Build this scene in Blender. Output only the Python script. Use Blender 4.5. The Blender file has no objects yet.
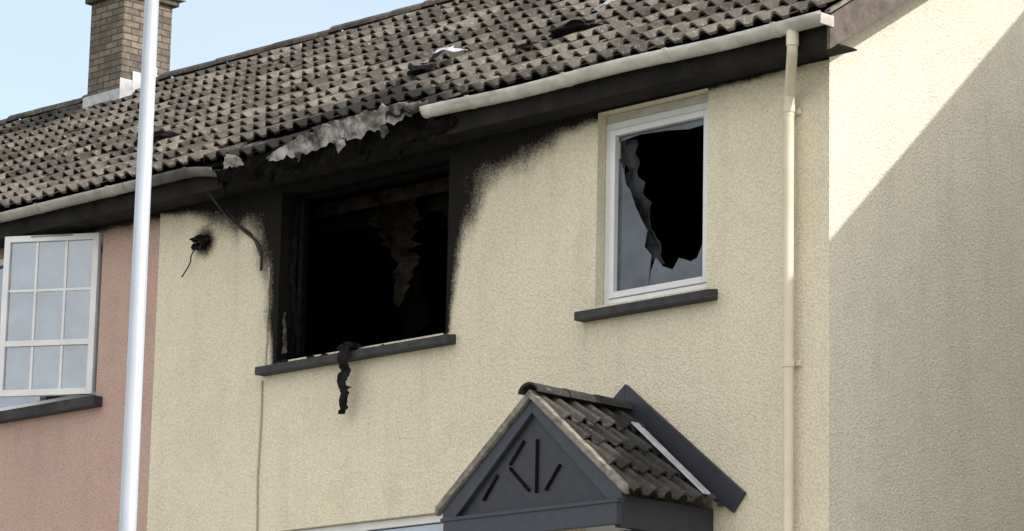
import bpy, bmesh, math, random
import numpy as np
from mathutils import Vector, noise, Matrix
random.seed(7); rng=np.random.default_rng(7)
scene=bpy.context.scene
# ------------------------------------------------------------ node helpers
def newmat(name):
    m=bpy.data.materials.new(name); m.use_nodes=True
    nt=m.node_tree; b=nt.nodes["Principled BSDF"]
    return m,nt,b
def N(nt,t,**kw):
    return nt.nodes.new(t)
def L(nt,a,b): nt.links.new(a,b)
def coords(nt,scale=(1,1,1)):
    tc=N(nt,"ShaderNodeTexCoord"); mp=N(nt,"ShaderNodeMapping"); mp.inputs["Scale"].default_value=scale
    L(nt,tc.outputs["Object"],mp.inputs["Vector"]); return mp.outputs["Vector"]
def noi(nt,vec,scale,detail=3,rough=.55):
    n=N(nt,"ShaderNodeTexNoise"); n.inputs["Scale"].default_value=scale; n.inputs["Detail"].default_value=min(detail,3); n.inputs["Roughness"].default_value=rough
    L(nt,vec,n.inputs["Vector"]); return n.outputs["Fac"]
def ramp(nt,fac,stops):
    r=N(nt,"ShaderNodeValToRGB"); e=r.color_ramp.elements
    while len(e)<len(stops): e.new(.5)
    for i,(p,c) in enumerate(stops):
        e[i].position=p; e[i].color=(c[0],c[1],c[2],1) if hasattr(c,'__len__') else (c,c,c,1)
    L(nt,fac,r.inputs["Fac"]); return r.outputs["Color"]
def mixc(nt,fac,a,b,mode='MIX'):
    m=N(nt,"ShaderNodeMix"); m.data_type='RGBA'; m.blend_type=mode
    for s,v in ((0,fac),(6,a),(7,b)):
        if isinstance(v,(int,float)): m.inputs[s].default_value=v
        elif isinstance(v,(tuple,list)): m.inputs[s].default_value=(v[0],v[1],v[2],1)
        else: L(nt,v,m.inputs[s])
    return m.outputs[2]
def math_(nt,op,a,b=None,c=None,clamp=False):
    m=N(nt,"ShaderNodeMath"); m.operation=op; m.use_clamp=clamp
    for i,v in enumerate((a,b,c)):
        if v is None: continue
        if isinstance(v,(int,float)): m.inputs[i].default_value=v
        else: L(nt,v,m.inputs[i])
    return m.outputs[0]
def attr(nt,name):
    a=N(nt,"ShaderNodeAttribute"); a.attribute_name=name; return a.outputs["Fac"]
def bump(nt,b,h,strength,dist):
    n=N(nt,"ShaderNodeBump"); n.inputs["Strength"].default_value=strength; n.inputs["Distance"].default_value=dist
    L(nt,h,n.inputs["Height"]); L(nt,n.outputs["Normal"],b.inputs["Normal"]); return n

def stucco(name,col,col2,grain=1.0,sootable=True):
    m,nt,b=newmat(name)
    v=coords(nt)
    vor=N(nt,"ShaderNodeTexVoronoi"); vor.inputs["Scale"].default_value=60; L(nt,v,vor.inputs["Vector"])
    g1=noi(nt,v,50,2,.65)
    h=math_(nt,'ADD',math_(nt,'MULTIPLY',vor.outputs["Distance"],-.8),math_(nt,'MULTIPLY',g1,1.3))
    big=noi(nt,v,.8,3,.6)
    base=mixc(nt,ramp(nt,big,[(.35,0),(.65,1)]),col,col2)
    gr=ramp(nt,h,[(.05,.84),(.40,1.0),(.9,1.03)])
    base=mixc(nt,1.0,base,gr,'MULTIPLY')
    st=noi(nt,coords(nt,(4,4,.5)),1.3,3,.6)
    base=mixc(nt,1.0,base,ramp(nt,st,[(.28,.93),(.5,1.0)]),'MULTIPLY')
    n1=noi(nt,v,3.0,3,.65)
    base=mixc(nt,1.0,base,ramp(nt,n1,[(.25,.93),(.5,1.0)]),'MULTIPLY')
    if sootable:
        soot=attr(nt,"soot"); haze=attr(nt,"haze")
        n2=noi(nt,v,45,2,.7)
        n3=noi(nt,coords(nt,(1,1,.35)),9,3,.6)
        s=math_(nt,'ADD',soot,math_(nt,'ADD',math_(nt,'MULTIPLY',math_(nt,'SUBTRACT',n1,.5),.45),math_(nt,'ADD',math_(nt,'MULTIPLY',math_(nt,'SUBTRACT',n2,.5),.50),math_(nt,'MULTIPLY',math_(nt,'SUBTRACT',n3,.5),.30))))
        sm=ramp(nt,s,[(.12,0),(.32,.28),(.50,.74),(.68,1)])
        has=ramp(nt,soot,[(.02,0),(.12,1)])
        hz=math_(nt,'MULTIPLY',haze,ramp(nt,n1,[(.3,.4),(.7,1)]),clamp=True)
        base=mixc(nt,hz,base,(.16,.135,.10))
        base=mixc(nt,math_(nt,'MULTIPLY',sm,has),base,(.012,.011,.010))
    L(nt,base,b.inputs["Base Color"]); b.inputs["Roughness"].default_value=.95
    b.inputs["Specular IOR Level"].default_value=.15
    bump(nt,b,h,.7*grain,.009)
    return m
def simple(name,c1,c2,scale=8,rough=.6,bmp=0.0,bd=.005,metal=0,stretch=(1,1,1),spec=.5):
    m,nt,b=newmat(name); v=coords(nt,stretch)
    n=noi(nt,v,scale,3,.6)
    L(nt,ramp(nt,n,[(.3,c1),(.7,c2)]),b.inputs["Base Color"])
    b.inputs["Roughness"].default_value=rough; b.inputs["Metallic"].default_value=metal; b.inputs["Specular IOR Level"].default_value=spec
    if bmp: bump(nt,b,noi(nt,v,scale*3,2,.6),bmp,bd)
    return m
def tilemat(name,a,b_,c,lichen=.75,lc=(.35,.335,.29)):
    m,nt,b=newmat(name); v=coords(nt)
    rnd=attr(nt,"rnd"); soot=attr(nt,"soot")
    base=ramp(nt,rnd,[(0,a),(.5,b_),(1,c)])
    n=noi(nt,v,7,3,.7); n2=noi(nt,v,30,3,.7)
    base=mixc(nt,1,base,ramp(nt,n,[(.3,.55),(.6,1.1)]),'MULTIPLY')
    lich=ramp(nt,n2,[(.58,0),(.70,lichen)])
    base=mixc(nt,lich,base,lc)
    moss=ramp(nt,noi(nt,v,1.6,3,.7),[(.48,0),(.64,.72)])
    base=mixc(nt,moss,base,(.035,.032,.024))
    s=math_(nt,'ADD',soot,math_(nt,'MULTIPLY',math_(nt,'SUBTRACT',n,.5),.8))
    base=mixc(nt,math_(nt,'MULTIPLY',ramp(nt,s,[(.3,0),(.6,.95)]),ramp(nt,soot,[(.02,0),(.1,1)])),base,(.012,.011,.010))
    L(nt,base,b.inputs["Base Color"]); b.inputs["Roughness"].default_value=.9
    b.inputs["Specular IOR Level"].default_value=.25
    bump(nt,b,n2,.5,.006); return m

M={}
M['cream']=stucco("cream_render",(.83,.755,.575),(.80,.725,.545))
M['gable']=stucco("pale_render",(.84,.785,.65),(.81,.76,.62),1.15,False)
M['pink']=stucco("pink_render",(.60,.42,.35),(.56,.39,.325))
M['tile']=tilemat("concrete_tiles",(.056,.049,.041),(.105,.091,.076),(.175,.155,.13))
M['ptile']=tilemat("porch_tiles",(.036,.035,.033),(.060,.057,.052),(.092,.086,.078),.40,(.26,.255,.235))
M['pvc']=simple("white_pvc",(.70,.71,.72),(.82,.83,.84),3,.35)
M['gutter']=simple("cream_gutter",(.36,.34,.30),(.66,.64,.58),3.5,.5,stretch=(1,1,2.5))
M['pipe']=simple("cream_pipe",(.66,.60,.46),(.76,.69,.54),4,.45)
M['ggrey']=simple("grey_gutter",(.22,.21,.195),(.42,.40,.37),5,.5)
M['gsoot']=simple("sooted_gutter",(.03,.028,.026),(.18,.17,.155),3,.7)
M['fascia']=simple("sooty_fascia",(.007,.007,.007),(.026,.022,.019),4,.85,.4,spec=.2)
M['char']=simple("char",(.003,.003,.003),(.013,.0115,.010),9,.95,.8,.02,spec=.05)
M['charshine']=simple("char_glossy",(.003,.003,.003),(.018,.016,.015),14,.75,.9,.02,spec=.15)
M['burnt']=simple("burnt_plaster",(.005,.0045,.004),(.042,.032,.024),6,.95,.6,.02,spec=.05)
M['ash']=simple("ash_grey",(.014,.013,.012),(.13,.125,.12),11,.95,.5,.01,spec=.1)
M['rag']=simple("scorched_curtain",(.015,.017,.021),(.12,.13,.15),5,.9,.4,.01,stretch=(1,1,.4),spec=.1)
M['sill']=simple("dark_sill",(.022,.022,.024),(.050,.051,.055),8,.8,.5,.006)
M['navy']=simple("navy_timber",(.020,.023,.034),(.030,.034,.048),12,.55,.25,.003)
M['navyl']=simple("navy_timber_light",(.030,.035,.051),(.042,.048,.068),12,.55,.2,.003)
M['mortar']=simple("verge_mortar",(.10,.09,.075),(.33,.30,.25),16,.9,.8,.01)
M['lead']=simple("lead_flashing",(.30,.31,.33),(.58,.60,.62),7,.5,.4,.004)
M['verge']=simple("verge_board",(.075,.062,.05),(.17,.14,.115),9,.85,.5,.006)
M['concrete']=simple("concrete",(.28,.27,.25),(.42,.40,.37),6,.9,.5,.006)
M['post']=simple("galvanised_post",(.38,.43,.50),(.53,.58,.65),5,.42,.05,.002,metal=.2,stretch=(1,1,.15))
M['wood']=simple("door_paint",(.05,.06,.09),(.06,.07,.10),8,.4)
M['curtain']=simple("net_curtain",(.45,.47,.50),(.62,.63,.65),10,.9,.3,.01,stretch=(3,3,.2))
M['cable']=simple("black_cable",(.01,.01,.01),(.03,.028,.025),20,.7)
M['cablec']=simple("cream_cable",(.36,.31,.22),(.50,.44,.31),20,.7)
# melted pvc: white plastic, scorched towards brown-black in patches
m,nt,b=newmat("melted_pvc"); v=coords(nt)
c=ramp(nt,noi(nt,v,6,3,.7),[(.34,(.025,.022,.02)),(.45,(.16,.15,.14)),(.57,(.38,.37,.355)),(.75,(.60,.59,.575))])
L(nt,c,b.inputs["Base Color"]); b.inputs["Roughness"].default_value=.6; bump(nt,b,noi(nt,v,16,2,.6),.5,.015); M['melt']=m
def glassmat(name,dif,fac,rough=.04,trans=0):
    m=bpy.data.materials.new(name); m.use_nodes=True; nt=m.node_tree; nt.nodes.clear()
    o=N(nt,"ShaderNodeOutputMaterial"); v=coords(nt)
    d=N(nt,"ShaderNodeBsdfDiffuse"); n=noi(nt,v,3,3)
    L(nt,ramp(nt,n,[(.3,tuple(c*.45 for c in dif)),(.7,dif)]),d.inputs["Color"])
    g=N(nt,"ShaderNodeBsdfGlossy"); g.inputs["Roughness"].default_value=rough; g.inputs["Color"].default_value=(.85,.92,1.0,1)
    mx=N(nt,"ShaderNodeMixShader"); mx.inputs[0].default_value=fac
    L(nt,d.outputs[0],mx.inputs[1]); L(nt,g.outputs[0],mx.inputs[2]); out=mx.outputs[0]
    if trans:
        t=N(nt,"ShaderNodeBsdfTransparent"); m2=N(nt,"ShaderNodeMixShader"); m2.inputs[0].default_value=trans
        L(nt,out,m2.inputs[1]); L(nt,t.outputs[0],m2.inputs[2]); out=m2.outputs[0]
    L(nt,out,o.inputs["Surface"]); return m
M['glass']=glassmat("window_glass",(.20,.26,.33),.26)
M['shard']=glassmat("sooty_glass",(.13,.155,.19),.06,.2,.15)
m,nt,b=newmat("chimney_block"); tc=N(nt,"ShaderNodeTexCoord"); sx=N(nt,"ShaderNodeSeparateXYZ"); L(nt,tc.outputs["Object"],sx.inputs[0])
cb=N(nt,"ShaderNodeCombineXYZ"); L(nt,math_(nt,'ADD',sx.outputs[0],sx.outputs[1]),cb.inputs[0]); L(nt,sx.outputs[2],cb.inputs[1])
bt=N(nt,"ShaderNodeTexBrick"); L(nt,cb.outputs[0],bt.inputs["Vector"]); bt.inputs["Scale"].default_value=1
bt.inputs["Brick Width"].default_value=.20; bt.inputs["Row Height"].default_value=.07; bt.inputs["Mortar Size"].default_value=.007
bt.inputs["Color1"].default_value=(.25,.205,.15,1); bt.inputs["Color2"].default_value=(.13,.11,.088,1); bt.inputs["Mortar"].default_value=(.07,.062,.055,1)
c=mixc(nt,1,bt.outputs["Color"],ramp(nt,noi(nt,coords(nt),12,3,.7),[(.3,.65),(.65,1.1)]),'MULTIPLY')
L(nt,c,b.inputs["Base Color"]); b.inputs["Roughness"].default_value=.95; bump(nt,b,math_(nt,'ADD',math_(nt,'MULTIPLY',bt.outputs["Fac"],-1),noi(nt,coords(nt),25,3)),.8,.012)
M['block']=m

# ------------------------------------------------------------ mesh helpers
def link(o,parent=None):
    scene.collection.objects.link(o)
    if parent: o.parent=parent
    return o
def empty(name):
    o=bpy.data.objects.new(name,None); return link(o)
class MB:
    def __init__(s): s.v=[];s.f=[];s.mi=[];s.mats=[]
    def mat(s,m):
        if m not in s.mats: s.mats.append(m)
        return s.mats.index(m)
    def box(s,x0,x1,y0,y1,z0,z1,m):
        i=len(s.v); k=s.mat(m)
        s.v+=[(x0,y0,z0),(x1,y0,z0),(x1,y1,z0),(x0,y1,z0),(x0,y0,z1),(x1,y0,z1),(x1,y1,z1),(x0,y1,z1)]
        for q in ((0,3,2,1),(4,5,6,7),(0,1,5,4),(1,2,6,5),(2,3,7,6),(3,0,4,7)): s.f.append([i+a for a in q]); s.mi.append(k)
    def poly(s,pts,m):
        i=len(s.v); s.v+=[tuple(p) for p in pts]; s.f.append(list(range(i,i+len(pts)))); s.mi.append(s.mat(m))
    def prism(s,pts,d,m):
        i=len(s.v); n=len(pts); k=s.mat(m)
        s.v+=[tuple(p) for p in pts]+[tuple(np.array(p)+np.array(d)) for p in pts]
        s.f.append([i+a for a in range(n)][::-1]); s.mi.append(k)
        s.f.append([i+n+a for a in range(n)]); s.mi.append(k)
        for a in range(n):
            b_=(a+1)%n; s.f.append([i+a,i+b_,i+n+b_,i+n+a]); s.mi.append(k)
    def build(s,name,parent=None,bevel=0,smooth=False):
        me=bpy.data.meshes.new(name); me.from_pydata(s.v,[],s.f); 
        for m in s.mats: me.materials.append(m)
        me.polygons.foreach_set("material_index",s.mi)
        bm=bmesh.new(); bm.from_mesh(me); bmesh.ops.recalc_face_normals(bm,faces=bm.faces); bm.to_mesh(me); bm.free()
        if smooth: me.shade_smooth()
        o=bpy.data.objects.new(name,me); link(o,parent)
        if bevel:
            bv=o.modifiers.new("b",'BEVEL'); bv.width=bevel; bv.segments=2; bv.limit_method='ANGLE'
        return o
def frame(mb,x0,x1,z0,z1,y0,y1,w,m):
    mb.box(x0,x0+w,y0,y1,z0,z1,m); mb.box(x1-w,x1,y0,y1,z0,z1,m)
    mb.box(x0+w,x1-w,y0,y1,z0,z0+w,m); mb.box(x0+w,x1-w,y0,y1,z1-w,z1,m)
def curve(name,pts,r,mat,parent,radii=None,res=6,cyc=False,smooth=True):
    cu=bpy.data.curves.new(name,'CURVE'); cu.dimensions='3D'; cu.bevel_depth=r; cu.bevel_resolution=res; cu.use_fill_caps=True
    sp=cu.splines.new('NURBS' if smooth else 'POLY'); sp.points.add(len(pts)-1)
    for i,p in enumerate(pts):
        sp.points[i].co=(*p,1); sp.points[i].radius=radii[i] if radii else 1
    if smooth: sp.use_endpoint_u=True; sp.order_u=3
    cu.resolution_u=8; cu.materials.append(mat)
    return link(bpy.data.objects.new(name,cu),parent)
def wall_grid(name,x0,x1,z0,z1,holes,step,mat,parent,fn=None,y=0,reveal=.3):
    def lines(a,b,extra):
        n=max(1,round((b-a)/step)); l=list(np.linspace(a,b,n+1))
        for e in extra:
            if a<e<b:
                j=int(np.argmin([abs(q-e) for q in l])); 
                if 0<j<len(l)-1: l[j]=e
                else: l.append(e)
        return sorted(set(l))
    xs=lines(x0,x1,[h[0] for h in holes]+[h[1] for h in holes]); zs=lines(z0,z1,[h[2] for h in holes]+[h[3] for h in holes])
    v=[];f=[];at=[];hz=[]
    idx={}
    for i,x in enumerate(xs):
        for j,z in enumerate(zs):
            idx[i,j]=len(v); v.append((x,y,z)); s=fn(x,z) if fn else (0,0); at.append(s[0]); hz.append(s[1])
    for i in range(len(xs)-1):
        for j in range(len(zs)-1):
            xc=(xs[i]+xs[i+1])/2; zc=(zs[j]+zs[j+1])/2
            if any(h[0]<xc<h[1] and h[2]<zc<h[3] for h in holes): continue
            f.append((idx[i,j],idx[i+1,j],idx[i+1,j+1],idx[i,j+1]))
    for h in holes:
        hs=h[4] if len(h)>4 else 0
        c=[(h[0],h[2]),(h[1],h[2]),(h[1],h[3]),(h[0],h[3])]
        for k in range(4):
            a=c[k];b_=c[(k+1)%4]; n=12
            for t in range(n):
                p=[(a[0]+(b_[0]-a[0])*q/n,a[1]+(b_[1]-a[1])*q/n) for q in (t,t+1)]
                i=len(v); v+=[(p[0][0],y,p[0][1]),(p[1][0],y,p[1][1]),(p[1][0],y+reveal,p[1][1]),(p[0][0],y+reveal,p[0][1])]
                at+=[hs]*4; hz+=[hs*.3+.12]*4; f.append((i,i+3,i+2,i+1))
    me=bpy.data.meshes.new(name); me.from_pydata(v,[],f); me.materials.append(mat)
    a=me.attributes.new("soot",'FLOAT','POINT'); a.data.foreach_set("value",at)
    a=me.attributes.new("haze",'FLOAT','POINT'); a.data.foreach_set("value",hz)
    return link(bpy.data.objects.new(name,me),parent)
def tiles(name,O,U,V,W,Ln,mat,parent,tw=.33,th=.335,amp=.05,sootfn=None,slipfn=None,lift=.050,gap=.030):
    O,U,V=map(lambda a:np.array(a,float),(O,U,V)); U/=np.linalg.norm(U); V/=np.linalg.norm(V); Nn=np.cross(U,V)
    if Nn[2]<0: Nn=-Nn
    nc=max(1,round(W/tw)); nr=max(1,round(Ln/th)); tw=W/nc; th=Ln/nr
    per=8; K=2*per+1
    s=np.arange(K)/per; fr=s%1.0
    h=np.where(fr<.56,np.sin(np.pi*fr/.56)**.8,0)*amp; h[-1]=0
    v=[];f=[];rn=[];so=[]
    for j in range(nr):
        for i in range(nc):
            r=rng.random(); dn=rng.normal(0,.004); dv=rng.normal(0,.006); tl=rng.normal(0,.005)
            sl=0;
            if slipfn: sl,dn2=slipfn(i,j); dn+=dn2
            b0=len(v); us=(i+s/2*.985)*tw
            v0=j*th+dv-sl; v1=(j+1)*th+.05-sl
            if j==nr-1: v1=(j+1)*th
            for vv,lf in ((v0,gap),(v0,lift),(v1,.0)):
                for k in range(K):
                    P=O+U*us[k]+V*vv+Nn*(h[k]+lf+dn+tl*(s[k]-1)); v.append(tuple(P)); rn.append(r)
                    so.append(sootfn(*P) if sootfn else 0)
            for q in range(2):
                for k in range(K-1):
                    a=b0+q*K+k; f.append((a,a+1,a+K+1,a+K))
    me=bpy.data.meshes.new(name); me.from_pydata(v,[],f); me.materials.append(mat)
    a=me.attributes.new("rnd",'FLOAT','POINT'); a.data.foreach_set("value",rn)
    a=me.attributes.new("soot",'FLOAT','POINT'); a.data.foreach_set("value",so)
    return link(bpy.data.objects.new(name,me),parent)
def ragged(name,pts,widths,mat,parent,seed=0,amp=.03,nx=10,ny=26,axis=(1,0,0),normal=(0,-1,0),fq=9,smooth=False):
    pts=[Vector(p) for p in pts]; A=Vector(axis); Nn=Vector(normal)
    v=[];f=[]
    for j in range(ny+1):
        t=j/ny*(len(pts)-1); k=min(int(t),len(pts)-2); u=t-k
        c=pts[k].lerp(pts[k+1],u); w=widths[k]*(1-u)+widths[k+1]*u
        e0=-.5*(1+.7*(noise.noise(Vector((seed,j*.45,0))))) ; e1=.5*(1+.7*noise.noise(Vector((seed+9,j*.5,3))))
        for i in range(nx+1):
            s=e0+(e1-e0)*i/nx
            p=c+A*(s*w); q=Vector((p.x*fq+seed,p.y*fq,p.z*fq))
            p+=Nn*(amp*noise.noise(q)*1.5+amp*.6*noise.noise(q*3)); p+=A*(amp*.5*noise.noise(q*2+Vector((5,5,5))))
            v.append(tuple(p))
    for j in range(ny):
        for i in range(nx):
            a=j*(nx+1)+i; f.append((a,a+1,a+nx+2,a+nx+1))
    me=bpy.data.meshes.new(name); me.from_pydata(v,[],f); me.materials.append(mat)
    if smooth: me.shade_smooth()
    o=link(bpy.data.objects.new(name,me),parent); so=o.modifiers.new("s",'SOLIDIFY'); so.thickness=.006
    return o
def blob(name,loc,scale,mat,parent,seed=0,amp=.35,sub=3):
    bm=bmesh.new(); bmesh.ops.create_icosphere(bm,subdivisions=sub,radius=1)
    for q in bm.verts:
        n=noise.noise(q.co*1.6+Vector((seed,0,0)))+.5*noise.noise(q.co*4+Vector((seed,3,0))); q.co*=1+amp*n
        q.co=Vector((q.co.x*scale[0],q.co.y*scale[1],q.co.z*scale[2]))+Vector(loc)
    me=bpy.data.meshes.new(name); bm.to_mesh(me); bm.free(); me.materials.append(mat)
    return link(bpy.data.objects.new(name,me),parent)

# ------------------------------------------------------------ constants
XR=.125; XP=-7.31; XL=-16.2
EY=-.38; EZ=5.40; RY=3.5; RZ=EZ+(RY-EY)*.632
SOF=5.19
def slope_z(y): return EZ+(y-EY)*.632
house=empty("terraced_house"); pink=empty("terraced_house.001"); neigh=empty("terraced_house.002")

def interp(z,pts):
    return float(np.interp(z,[p[0] for p in pts],[p[1] for p in pts]))
WX0,WX1,WZ0,WZ1=-5.71,-3.71,3.69,5.12
def sootfn(x,z):
    s=0; hz=0
    nz=1+.40*noise.noise(Vector((x*1.7,z*3.1,2)))+.20*noise.noise(Vector((x*6,z*2,7)))
    if x<=WX0+.02 and z>3.64:
        w=nz*interp(z,[(3.65,.05),(4.0,.09),(4.5,.15),(4.8,.28),(5.0,.48),(5.2,.80)]); s=max(s,1-(WX0-x)/(2*w))
        hz=max(hz,.6*math.exp(-(WX0-x)/(w*1.5)))
    if x>=WX1-.02 and z>3.66:
        w=nz*interp(z,[(3.66,.03),(3.9,.05),(4.3,.11),(4.7,.26),(4.95,.48),(5.2,1.05)]); s=max(s,1-(x-WX1)/(2*w))
        hz=max(hz,.55*math.exp(-(x-WX1)/(w*1.4)))
    if WX0-.01<x<WX1+.01 and z>=WZ1-.03: s=1.3
    h=nz*interp(x,[(-7.3,.015),(-6.8,.10),(-6.3,.26),(-3.2,.28),(-2.7,.17),(-2.25,.07),(-1,.035),(.1,.005)])
    s=max(s,1-(SOF-z)/(2*h)); hz=max(hz,.5*math.exp(-(SOF-z)/(h*1.8)))
    d=math.hypot(x+6.69,z-4.84); s=max(s,1-d/.2)
    if WX0<x<WX1 and z<3.62: hz=max(hz,.10*math.exp(-(3.62-z)/.25))
    if -2.24<x<-.9 and z<3.62: hz=max(hz,.10*math.exp(-(3.62-z)/.2))
    for sx_ in (-5.86,-3.61,-2.22,-.92):
        if z<3.62: hz=max(hz,.16*math.exp(-abs(x-sx_)/.04)*math.exp(-(3.62-z)/.45))
    if abs(x+4.78)<.10 and 3.1<z<3.6: hz=max(hz,.30*(1-abs(x+4.78)/.10))
    return max(0,s),min(1,hz)

holes=[(WX0,WX1,WZ0,WZ1,1.2),(-2.11,-1.01,3.70,5.17,0),(-5.65,-3.65,.95,2.31),(-2.25,-1.25,.02,2.10)]
wall_grid("front_wall",XP,XR,-.3,5.36,holes,.045,M['cream'],house,sootfn)
gb=MB(); YB=7.35
gb.poly([(XR,0,-.3),(XR,YB,-.3),(XR,YB,slope_z(0)-.1),(XR,RY,slope_z(RY)-.16),(XR,0,slope_z(0)-.16)],M['gable'])
gb.build("gable_wall",house)
bk=MB(); bk.poly([(XP,YB,-.3),(XR,YB,-.3),(XR,YB,5.4),(XP,YB,5.4)],M['gable']); bk.build("rear_wall",house)

def roof_soot(x,y,z):
    s=0; d=(y-EY)
    w=max(0,1-abs(x+4.7)/2.3); s=max(s,w*1.4-d*1.2)
    s=max(s,.8*max(0,1-abs(x+4.3)/3.4)-d*1.8)
    return max(0,s)
SL=math.hypot(RY-EY,RZ-EZ); vd=(0,RY-EY,RZ-EZ)
Wh=.44-XP; tiles("roof_tiles",(XP,EY,EZ-.02),(1,0,0),vd,Wh,SL,M['tile'],house,sootfn=roof_soot,slipfn=lambda i,j:((random.uniform(-.03,.10),random.uniform(-.05,0)) if (j==0 and 3<=i<=11) else ((random.uniform(.03,.10),.014) if random.random()<.03 else (0,0))))
tiles("roof_tiles_rear",(.44,2*RY-EY,EZ-.02),(-1,0,0),(0,-(RY-EY),RZ-EZ),Wh,SL,M['tile'],house)
tiles("roof_tiles",(XL,EY,EZ-.02),(1,0,0),vd,XP-XL,SL,M['tile'],pink,slipfn=lambda i,j:((random.uniform(.03,.08),.01) if random.random()<.02 else (0,0)))
tiles("roof_tiles_rear",(XP,2*RY-EY,EZ-.02),(-1,0,0),(0,-(RY-EY),RZ-EZ),XP-XL,SL,M['tile'],pink)
def underlay(x0,x1,par,nm="roof_underlay"):
    mb=MB()
    mb.prism([(x0,EY+.04,EZ-.03),(x0,RY,RZ-.05),(x0,2*RY-EY-.04,EZ-.03),(x0,2*RY-EY-.04,EZ-.06),(x0,RY,RZ-.09),(x0,EY+.04,EZ-.06)],(x1-x0,0,0),M['char']); mb.build(nm,par)
underlay(XP+.001,.40,house); underlay(XL,XP-.001,pink)
def ridge(x0,x1,par):
    n=round((x1-x0)/.45); w=(x1-x0)/n; v=[];f=[]
    for i in range(n):
        dz=random.gauss(0,.006)
        for e,(xx,rr) in enumerate(((x0+i*w,.130),(x0+(i+1)*w-.012,.120))):
            for k in range(9):
                a=math.pi*k/8; v.append((xx,RY+rr*math.cos(a),RZ+.0+dz+rr*.75*math.sin(a)))
        b0=i*18
        for k in range(8): f.append((b0+k,b0+k+1,b0+k+10,b0+k+9))
    me=bpy.data.meshes.new("ridge_tiles"); me.from_pydata(v,[],f); me.materials.append(M['tile'])
    a=me.attributes.new("rnd",'FLOAT','POINT'); a.data.foreach_set("value",[.5]*len(v))
    o=link(bpy.data.objects.new("ridge_tiles",me),par); o.modifiers.new("s",'SOLIDIFY').thickness=.015
ridge(XP,.44,house); ridge(XL,XP,pink)
vb=MB()
vb.prism([(.38,EY+.05,EZ-.03),(.38,RY,RZ-.03),(.38,RY,RZ-.30),(.38,EY+.05,EZ-.27)],(.03,0,0),M['verge'])
vb.prism([(XR+.002,.012,slope_z(.012)-.28),(XR+.002,RY,RZ-.26),(XR+.002,RY,RZ-.28),(XR+.002,.012,slope_z(.012)-.30)],(.375-XR,0,0),M['verge'])
vb.prism([(.385,EY+.02,EZ+.0),(.385,RY,RZ+.0),(.385,RY,RZ-.028),(.385,EY+.02,EZ-.028)],(.05,0,0),M['mortar'])
vb.build("bargeboard",house)
fs=MB(); fs.box(XP,.375,-.30,-.275,SOF-.02,EZ-.05,M['fascia']); fs.box(XP,.375,-.274,-.003,SOF,SOF+.012,M['fascia'])
fs.build("fascia_board",house)
fs=MB(); fs.box(XL,XP-.002,-.30,-.275,SOF-.02,EZ-.05,M['fascia']); fs.box(XL,XP-.002,-.274,-.003,SOF,SOF+.012,M['fascia']); fs.build("fascia_board",pink)
def gutter(name,x0,x1,mat,par,zt=EZ-.03,sag=None,r=.058,n=60):
    v=[];f=[];K=9
    for i in range(n+1):
        x=x0+(x1-x0)*i/n; dz,dy=(sag(x) if sag else (0,0))
        for k in range(K):
            a=math.pi+math.pi*k/(K-1); v.append((x,-.365+dy+r*math.cos(a),zt+dz+r*1.15*math.sin(a)))
    for i in range(n):
        for k in range(K-1):
            a=i*K+k; f.append((a,a+1,a+K+1,a+K))
    me=bpy.data.meshes.new(name); me.from_pydata(v,[],f); me.materials.append(mat); me.shade_smooth()
    o=link(bpy.data.objects.new(name,me),par); s=o.modifiers.new("s",'SOLIDIFY'); s.thickness=.006; s.offset=1
    mb=MB()
    x=x0+.5
    while x<x1:
        dz,dy=(sag(x) if sag else (0,0)); pr=[]
        for k in range(9):
            a=math.pi+math.pi*k/8; pr.append((x,-.365+dy+(r+.012)*math.cos(a),zt+dz+.004+(r+.012)*1.15*math.sin(a)))
        mb.prism(pr,(.04,0,0),mat); x+=1.02
    mb.build(name+"_brackets",par)
    return o
gutter("gutter",-3.60,.41,M['gutter'],house,zt=EZ-.015,sag=lambda x:(-.015*(x+3.6)/4+.008*math.sin(x*3.1),-.005),r=.066)
def sagl(x): return (-.06*max(0,(x+6.6)/.5)**2,0) if x>-6.6 else (0,0)
gutter("gutter_end",-7.0,-6.12,M['gsoot'],house,sag=sagl,n=20)
gutter("gutter_middle",-7.30,-7.0,M['ggrey'],house,n=4)
gutter("gutter",XL,-7.31,M['ggrey'],pink)
mb=MB(); mb.box(.405,.42,-.44,-.30,EZ-.115,EZ-.035,M['gutter']); mb.build("gutter_stop",house,.004)
# melted gutter remains: sagging, curled pale sheet
ragged("melted_gutter",[(-5.45,-.40,5.27),(-5.1,-.44,5.30),(-4.6,-.47,5.325),(-4.1,-.47,5.36),(-3.75,-.44,5.40),(-3.52,-.42,5.41)],[.03,.12,.17,.17,.12,.03],M['melt'],house,3,.032,14,60,axis=(0,-.45,.89),normal=(0,-.89,-.45),fq=3.2)
ragged("melted_gutter_piece",[(-5.98,-.42,5.31),(-5.85,-.43,5.33),(-5.72,-.42,5.30)],[.07,.10,.05],M['melt'],house,8,.03,6,16,axis=(0,-.3,.95),fq=7)
for k,(x,zz,l,w_,mm) in enumerate([(-4.50,5.27,.10,.12,'melt'),(-5.0,5.25,.07,.10,'ash'),(-4.0,5.31,.10,.10,'ash')]):
    ragged("melted_drip",[(x,-.46,zz),(x+.02,-.45,zz-l*.5),(x-.01,-.44,zz-l)],[w_,w_*.7,.02],M[mm],house,31+k,.02,6,12)
ragged("charred_fascia",[(-6.15,-.36,5.25),(-5.4,-.38,5.24),(-4.6,-.37,5.25),(-3.9,-.36,5.24),(-3.3,-.33,5.25)],[.10,.24,.22,.24,.06],M['char'],house,5,.05,8,90,axis=(0,-.1,1))
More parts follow.
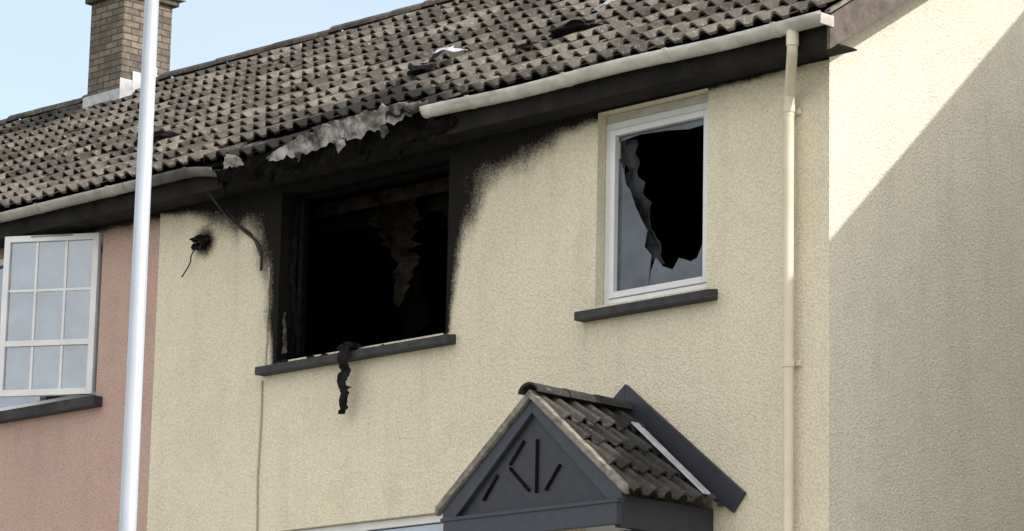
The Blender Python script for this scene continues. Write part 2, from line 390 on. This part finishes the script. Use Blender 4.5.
for k,(x,z,l) in enumerate([(-5.5,5.2,.16),(-4.35,5.2,.10),(-3.95,5.2,.15),(-6.1,5.2,.12)]):
    ragged("charred_drip",[(x,-.30,z),(x+.02,-.30,z-l*.5),(x-.01,-.30,z-l)],[.07,.05,.02],M['char'],house,20+k,.02,5,10)

# burnt window
mb=MB()
frame(mb,WX0+.003,WX1-.003,WZ0+.003,WZ1-.003,.16,.22,.05,M['char'])
mb.box(-5.60,-5.55,.10,.14,3.75,5.05,M['char'])
mb.build("burnt_frame",house,.012)
ragged("burnt_frame_ash",[(-5.62,.10,5.0),(-5.64,.09,4.5),(-5.62,.11,4.0),(-5.64,.09,3.76)],[.04,.06,.04,.09],M['char'],house,33,.02,5,40)
ragged("burnt_frame_ash",[(-5.63,.02,4.10),(-5.64,.02,3.93),(-5.63,.02,3.76)],[.02,.05,.07],M['ash'],house,37,.02,5,20)
def room(x0,x1,y1,z0,z1,mat,par,nm):
    mb=MB(); y0=.302
    for q in ([(x0,y0,z0),(x1,y0,z0),(x1,y1,z0),(x0,y1,z0)],[(x0,y0,z1),(x1,y0,z1),(x1,y1,z1),(x0,y1,z1)],[(x0,y0,z0),(x0,y1,z0),(x0,y1,z1),(x0,y0,z1)],[(x1,y0,z0),(x1,y1,z0),(x1,y1,z1),(x1,y0,z1)],[(x0,y1,z0),(x1,y1,z0),(x1,y1,z1),(x0,y1,z1)]): mb.poly(q,mat)
    mb.build(nm,par)
room(-7.1,-2.9,3.4,2.75,5.16,M['char'],house,"burnt_room")
room(-2.85,.05,3.4,2.75,5.18,M['char'],house,"burnt_room_small")
for k,(p,w,m_) in enumerate([([(-5.15,.75,5.1),(-5.17,.8,4.8),(-5.05,.8,4.5),(-5.1,.82,4.2)],[.6,.42,.30,.05],'burnt'),([(-4.65,1.0,5.12),(-4.7,1.05,4.8),(-4.65,1.0,4.6)],[.35,.22,.05],'burnt'),([(-4.0,.6,5.14),(-4.02,.6,5.0),(-4.0,.6,4.88)],[.24,.20,.05],'ash'),([(-5.3,1.3,5.1),(-4.9,1.3,4.9),(-4.4,1.3,4.95),(-3.9,1.3,5.1)],[.1,.25,.2,.1],'burnt'),([(-5.6,1.4,5.1),(-5.6,1.4,4.4),(-5.7,1.4,3.6)],[.3,.3,.4],'char')]):
    ragged("hanging_plaster",p,w,M[m_],house,50+k,.08,14,34,fq=4)
mb=MB()
for k in range(7): mb.box(-7.0,-2.95,.5+k*.42,.55+k*.42,5.0+random.uniform(-.01,.01),5.12,M['burnt'])
mb.build("charred_joists",house,.01)
for k in range(9): blob("charred_debris",(-5.4+k*.2,.22+.08*random.random(),3.72),(.09,.07,.03+.03*random.random()),M['char'],house,k,.5,2)
for k in range(14): blob("sill_debris",(-5.7+random.random()*1.9,-.06+.08*random.random(),3.675),(random.uniform(.015,.05),.02,random.uniform(.008,.022)),M['charshine'],house,40+k,.5,2)
ragged("molten_strip",[(-4.73,-.12,3.71),(-4.71,-.145,3.58),(-4.75,-.13,3.42),(-4.71,-.12,3.30),(-4.77,-.11,3.16)],[.14,.09,.13,.11,.05],M['charshine'],house,71,.03,6,40)
blob("molten_lump",(-4.74,-.07,3.70),(.09,.07,.035),M['charshine'],house,4,.5)

mb=MB(); mb.prism([(-5.86,-.10,3.595),(-5.86,-.10,3.66),(-5.86,.10,3.685),(-5.86,.10,3.595)],(2.27,0,0),M['sill'])
mb.prism([(-2.23,-.10,3.595),(-2.23,-.10,3.66),(-2.23,.09,3.69),(-2.23,.09,3.595)],(1.33,0,0),M['sill'])
mb.build("window_sills",house,.006)

# right window (broken)
wy=.085; X0,X1,Z0,Z1=-2.107,-1.013,3.703,5.10
mb=MB(); frame(mb,X0,X1,Z0,Z1,wy,wy+.07,.055,M['pvc'])
frame(mb,X0+.058,X1-.058,Z0+.058,Z1-.058,wy-.012,wy+.05,.048,M['pvc'])
mb.box(X0,X1,wy+.01,wy+.06,Z1+.002,5.168,M['gutter'])
mb.build("window_frame",house,.005)
gx0,gx1,gz0,gz1=X0+.106,X1-.106,Z0+.106,Z1-.106
W_=gx1-gx0; H_=gz1-gz0
def shard(pts): 
    s=MB(); s.prism([(gx0+a*W_,wy+.03,gz0+b_*H_) for a,b_ in pts],(0,.005,0),M['shard']); s.build("glass_shard",house)
shard([(0,0),(.36,.0),(.37,.09),(.39,.20),(.31,.26),(.34,.36),(.27,.44),(.20,.53),(.14,.64),(.09,.68),(.05,.80),(0,.86)])
shard([(.362,0),(1,0),(1,.25),(.97,.23),(.90,.13),(.83,.115),(.70,.15),(.63,.085),(.52,.115),(.44,.18),(.385,.10)])
shard([(1,.255),(1,.72),(.985,.55),(.96,.42),(.965,.30)])
shard([(0,1),(0,.965),(.25,.985),(.55,.972),(.8,.95),(1,.96),(1,1)])
ragged("torn_curtain",[(-1.97,.22,4.98),(-1.96,.22,4.7),(-1.88,.22,4.4),(-1.76,.22,4.15),(-1.66,.22,4.0)],[.10,.16,.22,.22,.05],M['rag'],house,90,.05,10,30,fq=4)
ragged("torn_curtain",[(-1.97,.27,4.3),(-1.93,.27,4.1),(-1.80,.27,3.85)],[.10,.24,.40],M['rag'],house,94,.04,8,24,fq=5)
ragged("torn_curtain",[(-1.5,.26,4.02),(-1.35,.26,3.92),(-1.2,.26,3.82)],[.06,.20,.36],M['rag'],house,97,.04,8,24,fq=5)

mb=MB(); frame(mb,-5.647,-3.653,.953,2.307,.06,.13,.06,M['pvc']); mb.box(-4.68,-4.62,.06,.13,1.014,2.246,M['pvc']); mb.box(-5.586,-4.682,.06,.13,1.9,1.95,M['pvc'])
mb.box(-5.58,-3.72,.095,.10,1.02,2.24,M['glass']); mb.build("ground_window",house,.004)
mb=MB(); mb.box(-5.9,-3.4,-.10,.06,.86,.945,M['sill']); mb.build("ground_sill",house,.006)
mb=MB(); frame(mb,-2.247,-1.253,.02,2.097,.08,.15,.06,M['pvc']); mb.box(-2.185,-1.315,.10,.14,.085,2.03,M['wood']); mb.box(-2.0,-1.5,.095,.099,1.3,1.85,M['glass']); mb.build("front_door",house,.004)

curve("burnt_cable",[(-6.42,-.28,5.24),(-6.44,-.10,5.12),(-6.36,-.03,5.0),(-6.15,-.03,4.85),(-5.97,-.03,4.74),(-5.90,-.03,4.62),(-5.91,-.03,4.48)],.012,M['cable'],house)
curve("burnt_cable",[(-6.36,-.28,5.22),(-6.40,-.08,5.05),(-6.25,-.02,4.92),(-6.02,-.02,4.80),(-5.93,-.02,4.60)],.008,M['cable'],house)
curve("cavity_cable",[(-5.87+.012*math.sin(i*1.7),-.008,3.56-.28*i) for i in range(14)],.008,M['cablec'],house)
curve("cavity_cable",[(-5.83+.008*math.sin(i*2.1),-.008,4.5-.09*i) for i in range(10)],.006,M['cablec'],house)
vent=MB(); vent.box(-6.74,-6.65,-.03,.0,4.80,4.88,M['char']); vent.build("burnt_light_fitting",house,.02)
blob("burnt_light_lump",(-6.66,-.07,4.84),(.065,.06,.035),M['charshine'],house,12,.9)
blob("burnt_light_lump",(-6.74,-.05,4.80),(.045,.04,.030),M['charshine'],house,15,.9)
curve("light_wire",[(-6.72,-.04,4.82),(-6.82,-.05,4.74),(-6.80,-.05,4.66),(-6.92,-.05,4.56)],.006,M['cable'],house)
curve("light_wire",[(-6.66,-.06,4.82),(-6.70,-.07,4.72),(-6.64,-.07,4.75)],.006,M['cable'],house)
px=-.18
curve("downpipe",[(.10,-.365,5.30),(.10,-.365,5.20),(.085,-.35,5.15),(px+.02,-.09,4.98),(px,-.07,4.93),(px,-.07,4.80)],.038,M['pipe'],house)
curve("downpipe_lower",[(px,-.07,4.85),(px,-.07,0.05)],.036,M['pipe'],house,smooth=False)
mb=MB()
for z in (4.84,3.05,1.2): mb.box(px-.065,px+.065,-.03,-.002,z-.02,z+.02,M['pipe'])
mb.build("pipe_clips",house,.004)
for z in (4.86,3.05,1.2): curve("pipe_collar",[(px,-.07,z-.03),(px,-.07,z+.03)],.043,M['pipe'],house,smooth=False)
curve("gutter_outlet",[(.10,-.365,5.31),(.10,-.365,5.20)],.044,M['pipe'],house,smooth=False)

def on_roof(x,y,h=0): return (x,y-.53*h,slope_z(y)+.85*h+.03)
dn=(0,-.534,.845)
dv=(0,.845,.534)
ragged("slipped_tile_debris",[on_roof(-4.75,.72,.09),on_roof(-4.55,.75,.13),on_roof(-4.38,.78,.09)],[.16,.2,.12],M['lead'],house,101,.03,6,14,axis=dv,normal=dn,fq=5)
blob("debris_lump",on_roof(-4.68,.6,.04),(.16,.1,.04),M['fascia'],house,3,.5)
blob("debris_lump",on_roof(-3.0,.66,.05),(.26,.12,.05),M['fascia'],house,6,.5)
ragged("slipped_tile_debris",[on_roof(-2.90,.84,.13),on_roof(-2.77,.90,.16),on_roof(-2.65,.93,.12)],[.12,.18,.10],M['lead'],house,103,.02,6,14,axis=dv,normal=dn,fq=5)
blob("debris_lump",on_roof(-3.35,.5,.03),(.14,.07,.04),M['fascia'],house,9,.5)
blob("debris_lump",on_roof(-8.15,.6,.04),(.28,.12,.05),M['fascia'],pink,13,.5)
ragged("slipped_tile_debris",[on_roof(-7.95,.66,.10),on_roof(-7.75,.68,.12)],[.10,.08],M['melt'],pink,105,.02,5,8,axis=dv,normal=dn,fq=5)

# ------------------------------------------------------------ porch
porch=MB(); PC=-1.765; PF=-1.0; PE=.885; pa=2.86; pe=2.14
sl=(pa-pe)/PE
porch.prism([(PC-PE+.10,PF+.06,pe-.07),(PC+PE-.10,PF+.06,pe-.07),(PC+PE-.10,PF+.06,pe),(PC,PF+.06,pa-.085),(PC-PE+.10,PF+.06,pe)],(0,.03,0),M['navy'])
for sgn in (-1,1):
    porch.prism([(PC,PF+.02,pa-.015),(PC+sgn*PE,PF+.02,pe-.015),(PC+sgn*(PE-.0),PF+.02,pe-.075),(PC+sgn*(PE-.13),PF+.02,pe-.075+.0),(PC,PF+.02,pa-.115)],(0,.035,0),M['navyl'])
porch.box(PC-PE+.03,PC+PE-.03,PF+.0,PF+.055,pe-.245,pe-.078,M['navyl'])
porch.box(PC-PE+.01,PC+PE-.01,PF-.012,PF+.058,pe-.10,pe-.074,M['navyl'])
def batten(a,b_,w=.011):
    a=np.array([a[0],0,a[1]],float); b_=np.array([b_[0],0,b_[1]],float); d=b_-a; d/=np.linalg.norm(d); n=np.array([-d[2],0,d[0]])*w
    o=np.array([PC,PF+.045,pe]); porch.prism([a+n+o,b_+n+o,b_-n+o,a-n+o],(0,.0145,0),M['char'])
batten((.03,.04),(.03,.42)); batten((-.04,.06),(-.24,.24)); batten((-.24,.26),(-.10,.42)); batten((.12,.05),(.26,.22)); batten((-.50,.03),(-.36,.20)); 
porch.box(PC+PE-.10,PC+PE-.04,PF+.06,-.003,pe-.26,pe-.04,M['navy'])
porch.box(PC-PE+.04,PC-PE+.10,PF+.06,-.003,pe-.26,pe-.04,M['navy'])
porch.box(PC-PE+.101,PC+PE-.101,PF+.095,-.003,pe-.06,pe-.04,M['navy'])
for x in (PC-PE+.06,PC+PE-.13):
    porch.prism([(x,-.02,1.45),(x,-.02,1.55),(x,PF+.20,pe-.265),(x,PF+.32,pe-.265)],(.06,0,0),M['navy'])
    porch.box(x-.005,x+.065,-.06,-.003,1.3,pe-.262,M['navy'])
for sgn in (-1,1):
    porch.prism([(PC+.0,-.035,pa+.22),(PC+sgn*(PE+.27),-.035,pe+.05),(PC+sgn*(PE+.16),-.035,pe-.08),(PC,-.035,pa-.08)],(0,.03,0),M['navy'])
po=porch.build("porch_frame",house,.004)
Lp=math.hypot(PE+.05,(PE+.05)*sl)
sp_=lambda i,j:((random.uniform(0,.04),random.uniform(0,.012)) if random.random()<.3 else (0,0))
tiles("porch_tiles",(PC+PE+.05,PF+.03,pe-.05*sl-.02),(0,1,0),(-1,0,sl),.97-.02,Lp,M['ptile'],house,tw=.32,th=.31,amp=.052,slipfn=sp_)
tiles("porch_tiles",(PC-PE-.05,-.04,pe-.05*sl-.02),(0,-1,0),(1,0,sl),.97-.02,Lp,M['ptile'],house,tw=.32,th=.31,amp=.052)
pm=MB()
for sgn in (-1,1):
    pm.prism([(PC,PF-.01,pa+.05),(PC+sgn*(PE+.05),PF-.01,pe-.05*sl+.055),(PC+sgn*(PE+.05),PF-.01,pe-.05*sl-.01),(PC,PF-.01,pa-.012)],(0,.055,0),M['mortar'])
    pm.prism([(PC+sgn*.25,-.23,pa-.25*sl+.10),(PC+sgn*(PE+.06),-.23,pe-.06*sl+.10),(PC+sgn*(PE+.06),-.23,pe-.06*sl+.085),(PC+sgn*.25,-.23,pa-.25*sl+.085)],(0,.09,0),M['lead'])
pm.build("porch_verge",house,.012)
v=[];f=[];K=9
y=PF-.02; segs=[]
while y<-.06: segs.append((y,min(y+.33,-.04))); y+=.335
for (a_,b_) in segs:
    b0=len(v)
    for yy,rr in ((a_,.088),(b_,.080)):
        for k in range(K):
            t=math.pi*k/(K-1); v.append((PC+rr*math.cos(t),yy,pa+.03+rr*.75*math.sin(t)-.01))
    for k in range(K-1): f.append((b0+k,b0+k+1,b0+K+k+1,b0+K+k))
me=bpy.data.meshes.new("porch_ridge"); me.from_pydata(v,[],f); me.materials.append(M['ptile']); a=me.attributes.new("rnd",'FLOAT','POINT'); a.data.foreach_set("value",[.2]*len(v))
o=link(bpy.data.objects.new("porch_ridge",me),house); o.modifiers.new("s",'SOLIDIFY').thickness=.014

# ------------------------------------------------------------ pink house
ph=[(-9.95,-8.10,3.67,5.12),(-10.2,-8.3,.95,2.31),(-13.6,-12.2,3.67,5.12),(-14.0,-13.0,.02,2.1)]
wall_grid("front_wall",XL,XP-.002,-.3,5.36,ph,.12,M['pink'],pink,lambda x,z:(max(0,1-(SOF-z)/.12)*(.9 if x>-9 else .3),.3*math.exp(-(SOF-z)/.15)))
bk=MB(); bk.poly([(XL,YB,-.3),(XP,YB,-.3),(XP,YB,5.4),(XL,YB,5.4)],M['pink']); bk.poly([(XL,0,-.3),(XL,YB,-.3),(XL,YB,5.5),(XL,RY,RZ-.12),(XL,0,5.5)],M['pink']); bk.build("rear_walls",pink)
mb=MB(); frame(mb,-9.947,-8.103,3.673,5.117,.06,.13,.06,M['pvc']); mb.box(-9.05,-8.99,.06,.13,3.734,5.056,M['pvc']); mb.box(-9.88,-9.052,.09,.095,3.74,5.05,M['glass']); mb.box(-9.6,-8.15,.29,.295,3.74,5.05,M['curtain'])
frame(mb,-13.597,-12.203,3.673,5.117,.06,.13,.06,M['pvc']); mb.box(-13.53,-12.27,.09,.095,3.74,5.05,M['glass'])
frame(mb,-10.197,-8.303,.953,2.307,.06,.13,.06,M['pvc']); mb.box(-10.13,-8.37,.09,.095,1.02,2.24,M['glass'])
frame(mb,-13.997,-13.003,.02,2.097,.06,.13,.06,M['pvc']); mb.box(-13.93,-13.07,.08,.12,.08,2.03,M['wood'])
mb.build("window_frames",pink,.004)
mb=MB(); mb.box(-10.1,-8.00,-.10,.05,3.57,3.66,M['sill']); mb.box(-13.75,-12.05,-.10,.05,3.57,3.66,M['sill']); mb.build("window_sills",pink,.006)
mb=MB(); w=.90; h0,h1=3.70,5.13
frame(mb,-w,0,h0,h1,-.03,.03,.055,M['pvc'])
mb.box(-w+.055,-.055,-.025,.025,4.14,4.19,M['pvc'])
for x in (-.31,-.59): mb.box(x-.012,x+.012,-.014,.014,h0+.056,4.139,M['pvc']); mb.box(x-.012,x+.012,-.014,.014,4.191,h1-.056,M['pvc'])
mb.box(-w+.056,-.056,-.0135,.0135,4.625,4.649,M['pvc'])
mb.box(-w+.054,-.054,-.004,.004,h0+.054,h1-.054,M['glass'])
mb.box(-w+.25,-w+.65,-.036,-.0305,h1-.02,h1-.004,M['ggrey'])
o=mb.build("open_casement",pink,.004); o.location=(-8.17,.02,0); o.rotation_euler=(0,0,math.radians(29))
room(-11,-8.0,3,2.7,5.16,M['curtain'],pink,"bedroom")

mb=MB(); mb.box(-12.50,-11.93,3.02,3.66,6.9,8.74,M['block']); mb.build("chimney_stack",pink,.01)
mb=MB(); mb.box(-12.55,-11.88,2.97,3.71,8.74,8.80,M['block']); mb.box(-12.60,-11.83,2.92,3.76,8.803,8.95,M['concrete']); mb.build("chimney_cap",pink,.01)
for y_ in (3.2,3.5): curve("chimney_pot",[(-12.21,y_,8.9),(-12.21,y_,9.3)],.10,M['block'],pink,smooth=False)
mb=MB(); mb.box(-12.53,-11.90,2.99,3.01,7.45,7.72,M['lead'])
for k in range(3): 
    y0=3.0+k*.16; mb.box(-11.925,-11.912,y0,y0+.158,slope_z(y0)+.0,slope_z(y0)+.30,M['lead'])
mb.build("chimney_flashing",pink,.004)

# ------------------------------------------------------------ neighbour (casts the gable shadow)
NX=3.0; ns=.95; nz0=3.86+2.297-.611*ns
def nzl(y): return nz0+ns*y
mb=MB(); mb.poly([(NX+.1,0,-.3),(NX+.1,7,-.3),(NX+.1,7,nzl(0)-.1),(NX+.1,3.5,nzl(3.5)-.1),(NX+.1,0,nzl(0)-.1)],M['gable']); mb.poly([(NX+.1,7,-.3),(NX+7,7,-.3),(NX+7,7,nzl(0)-.1),(NX+.1,7,nzl(0)-.1)],M['gable']); mb.poly([(NX+7,0,-.3),(NX+7,7,-.3),(NX+7,7,nzl(0)-.1),(NX+7,3.5,nzl(3.5)-.1),(NX+7,0,nzl(0)-.1)],M['gable']); mb.build("side_walls",neigh)
wall_grid("front_wall",NX+.1,NX+7,-.3,nzl(0)-.1,[(NX+1.2,NX+2.4,3.6,4.8),(NX+4,NX+5.8,3.6,4.8),(NX+4,NX+5.8,.95,2.3),(NX+1.3,NX+2.3,.02,2.1)],.3,M['gable'],neigh)
mb=MB()
for h in ((1.2,2.4,3.6,4.8),(4,5.8,3.6,4.8),(4,5.8,.95,2.3)):
    frame(mb,NX+h[0]+.003,NX+h[1]-.003,h[2]+.003,h[3]-.003,.06,.13,.06,M['pvc']); mb.box(NX+h[0]+.05,NX+h[1]-.05,.09,.095,h[2]+.05,h[3]-.05,M['glass'])
mb.box(NX+1.303,NX+2.297,.08,.12,.02,2.09,M['wood']); mb.build("windows_and_door",neigh)
sn=math.hypot(3.85,3.85*ns)
tiles("roof_tiles",(NX,-.35,nzl(-.35)-.10),(1,0,0),(0,1,ns),7.1,sn,M['tile'],neigh)
tiles("roof_tiles_rear",(NX+7.1,7.35,nzl(-.35)-.10),(-1,0,0),(0,-1,ns),7.1,sn,M['tile'],neigh)
mb=MB()
mb.prism([(NX+.01,-.33,nzl(-.35)-.08),(NX+.01,3.5,nzl(3.5)-.08),(NX+.01,7.33,nzl(-.35)-.08),(NX+.01,7.33,nzl(-.35)-.18),(NX+.01,3.5,nzl(3.5)-.18),(NX+.01,-.33,nzl(-.35)-.18)],(7.08,0,0),M['verge'])
mb.prism([(NX-.04,-.40,nzl(-.40)+.0),(NX-.04,3.5,nzl(3.5)+.0),(NX-.04,7.40,nzl(-.40)+.0),(NX-.04,7.40,nzl(-.40)-.22),(NX-.04,3.5,nzl(3.5)-.22),(NX-.04,-.40,nzl(-.40)-.22)],(.045,0,0),M['concrete'])
mb.build("roof_deck",neigh)

# ------------------------------------------------------------ lamp post
lamp=empty("street_lamp"); LX,LY=.96,-6.6; GZ=-2.6
curve("lamp_column",[(LX,LY,GZ),(LX,LY,GZ+1.2),(LX,LY,GZ+1.25),(LX,LY,GZ+8.0)],.043,M['post'],lamp,radii=[1.7,1.7,1.18,.82],smooth=False,res=10)
curve("lamp_arm",[(LX,LY,GZ+7.95),(LX,LY-.1,GZ+8.15),(LX,LY-.9,GZ+8.25)],.03,M['post'],lamp)
mb=MB(); mb.box(LX-.13,LX+.13,LY-1.5,LY-.85,GZ+8.2,GZ+8.32,M['ggrey']); mb.box(LX-.10,LX+.10,LY-1.45,LY-.95,GZ+8.15,GZ+8.198,M['glass']); mb.build("lantern",lamp,.04)

# ------------------------------------------------------------ ground
m,nt,b=newmat("grass"); v=coords(nt); c=mixc(nt,noi(nt,v,.6,3),(.06,.10,.03),(.12,.15,.05)); c=mixc(nt,noi(nt,v,30,3),c,(.07,.09,.035)); L(nt,c,b.inputs["Base Color"]); b.inputs["Roughness"].default_value=.95; bump(nt,b,noi(nt,v,40,3),1,.03); M['grass']=m
M['asphalt']=simple("asphalt",(.06,.06,.062),(.09,.09,.092),20,.9,.5,.004)
M['paving']=simple("paving",(.38,.36,.33),(.48,.46,.42),8,.9,.4,.004)
M['white']=simple("road_paint",(.6,.6,.58),(.75,.75,.73),20,.8)
ysl=[-600,-60,-22,-14.8,-7.2,-6.0,-5.4,-4.6,0,12,60,600]; zsl=[-2.6,-2.6,-2.6,-2.6,-2.6,-2.55,-.3,-.02,0,0,-1,-3]
xsl=[-600,-60,-20,0,12,60,600]; v=[(x,y,z) for y,z in zip(ysl,zsl) for x in xsl]; nx=len(xsl)
f=[(j*nx+i,j*nx+i+1,(j+1)*nx+i+1,(j+1)*nx+i) for j in range(len(ysl)-1) for i in range(nx-1)]
me=bpy.data.meshes.new("ground"); me.from_pydata(v,[],f); me.materials.append(M['grass']); link(bpy.data.objects.new("ground",me))
mb=MB(); mb.poly([(-60,-14.2,-2.592),(60,-14.2,-2.592),(60,-8.2,-2.592),(-60,-8.2,-2.592)],M['asphalt']); mb.build("road")
mb=MB(); mb.box(-60,60,-8.08,-6.1,-2.59,-2.47,M['paving']); mb.box(-60,60,-8.2,-8.083,-2.59,-2.468,M['concrete']); mb.build("pavement")
mb=MB(); mb.box(-60,60,-18.2,-14.32,-2.59,-2.47,M['paving']); mb.box(-60,60,-14.317,-14.2,-2.59,-2.468,M['concrete']); mb.build("pavement")
mb=MB()
for k in range(-12,13): mb.box(k*4-.0,k*4+2,-11.25,-11.15,-2.59,-2.586,M['white'])
mb.build("road_markings")
mb=MB(); mb.poly([(XL,-4.5,.012),(14,-4.5,.012),(14,-.005,.018),(XL,-.005,.018)],M['paving']); mb.build("yard_bounce_paving")  # unseen yard, laid pale to bounce light onto the front wall

# ------------------------------------------------------------ camera
D=22.0; fpx=3257.0; p=math.radians(12.0); a=math.radians(44.4); r=.0215
F=Vector((-math.cos(a),math.sin(a),0)); R=Vector((math.sin(a),math.cos(a),0)); Zv=Vector((0,0,1))
C=-D*F-.0952*D*R; C.z=-1.0
fw=F*math.cos(p)+Zv*math.sin(p); up0=Zv*math.cos(p)-F*math.sin(p)
rt=R*math.cos(r)+up0*math.sin(r); up=up0*math.cos(r)-R*math.sin(r)
cam=bpy.data.cameras.new("camera"); co=link(bpy.data.objects.new("camera",cam))
co.matrix_world=Matrix(((rt.x,up.x,-fw.x,C.x),(rt.y,up.y,-fw.y,C.y),(rt.z,up.z,-fw.z,C.z),(0,0,0,1)))
cam.sensor_width=36; cam.lens=fpx/1024*36; cam.clip_end=2000; scene.camera=co

# ------------------------------------------------------------ light
az=math.radians(12); el=math.radians(38)
sd=Vector((math.cos(az)*math.cos(el),math.sin(az)*math.cos(el),math.sin(el)))
sun=bpy.data.lights.new("sun",'SUN'); sun.energy=3.9; sun.angle=math.radians(.5); sun.color=(1,.95,.87)
so=link(bpy.data.objects.new("sun",sun)); so.rotation_euler=(-sd).to_track_quat('-Z','Y').to_euler()
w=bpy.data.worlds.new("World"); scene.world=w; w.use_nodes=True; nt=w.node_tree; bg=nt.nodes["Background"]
sky=nt.nodes.new("ShaderNodeTexSky"); sky.sky_type='NISHITA'; sky.sun_disc=False; sky.sun_elevation=el; sky.sun_rotation=math.pi/2-az
sky.dust_density=2.5; sky.ozone_density=1.0; sky.air_density=1.0
# pale sky veil; unseen bright street-side part added to light the front wall
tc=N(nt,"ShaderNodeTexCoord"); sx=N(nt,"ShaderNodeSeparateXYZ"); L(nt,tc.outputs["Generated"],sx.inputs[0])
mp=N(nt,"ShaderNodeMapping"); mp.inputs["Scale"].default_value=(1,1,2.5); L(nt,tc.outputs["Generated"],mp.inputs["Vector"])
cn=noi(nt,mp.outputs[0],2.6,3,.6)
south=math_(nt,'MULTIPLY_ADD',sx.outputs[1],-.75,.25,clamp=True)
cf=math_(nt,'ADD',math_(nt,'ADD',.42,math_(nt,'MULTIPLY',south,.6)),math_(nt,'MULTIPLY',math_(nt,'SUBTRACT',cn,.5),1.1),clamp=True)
cloud_fill=mixc(nt,south,(5.9,6.1,6.5),(9.5,9.2,8.9))
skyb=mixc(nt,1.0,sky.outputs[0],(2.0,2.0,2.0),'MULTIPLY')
L(nt,mixc(nt,cf,skyb,cloud_fill),bg.inputs[0]); bg.inputs[1].default_value=.15
scene.view_settings.view_transform='Standard'; scene.view_settings.look='None'; scene.view_settings.exposure=0
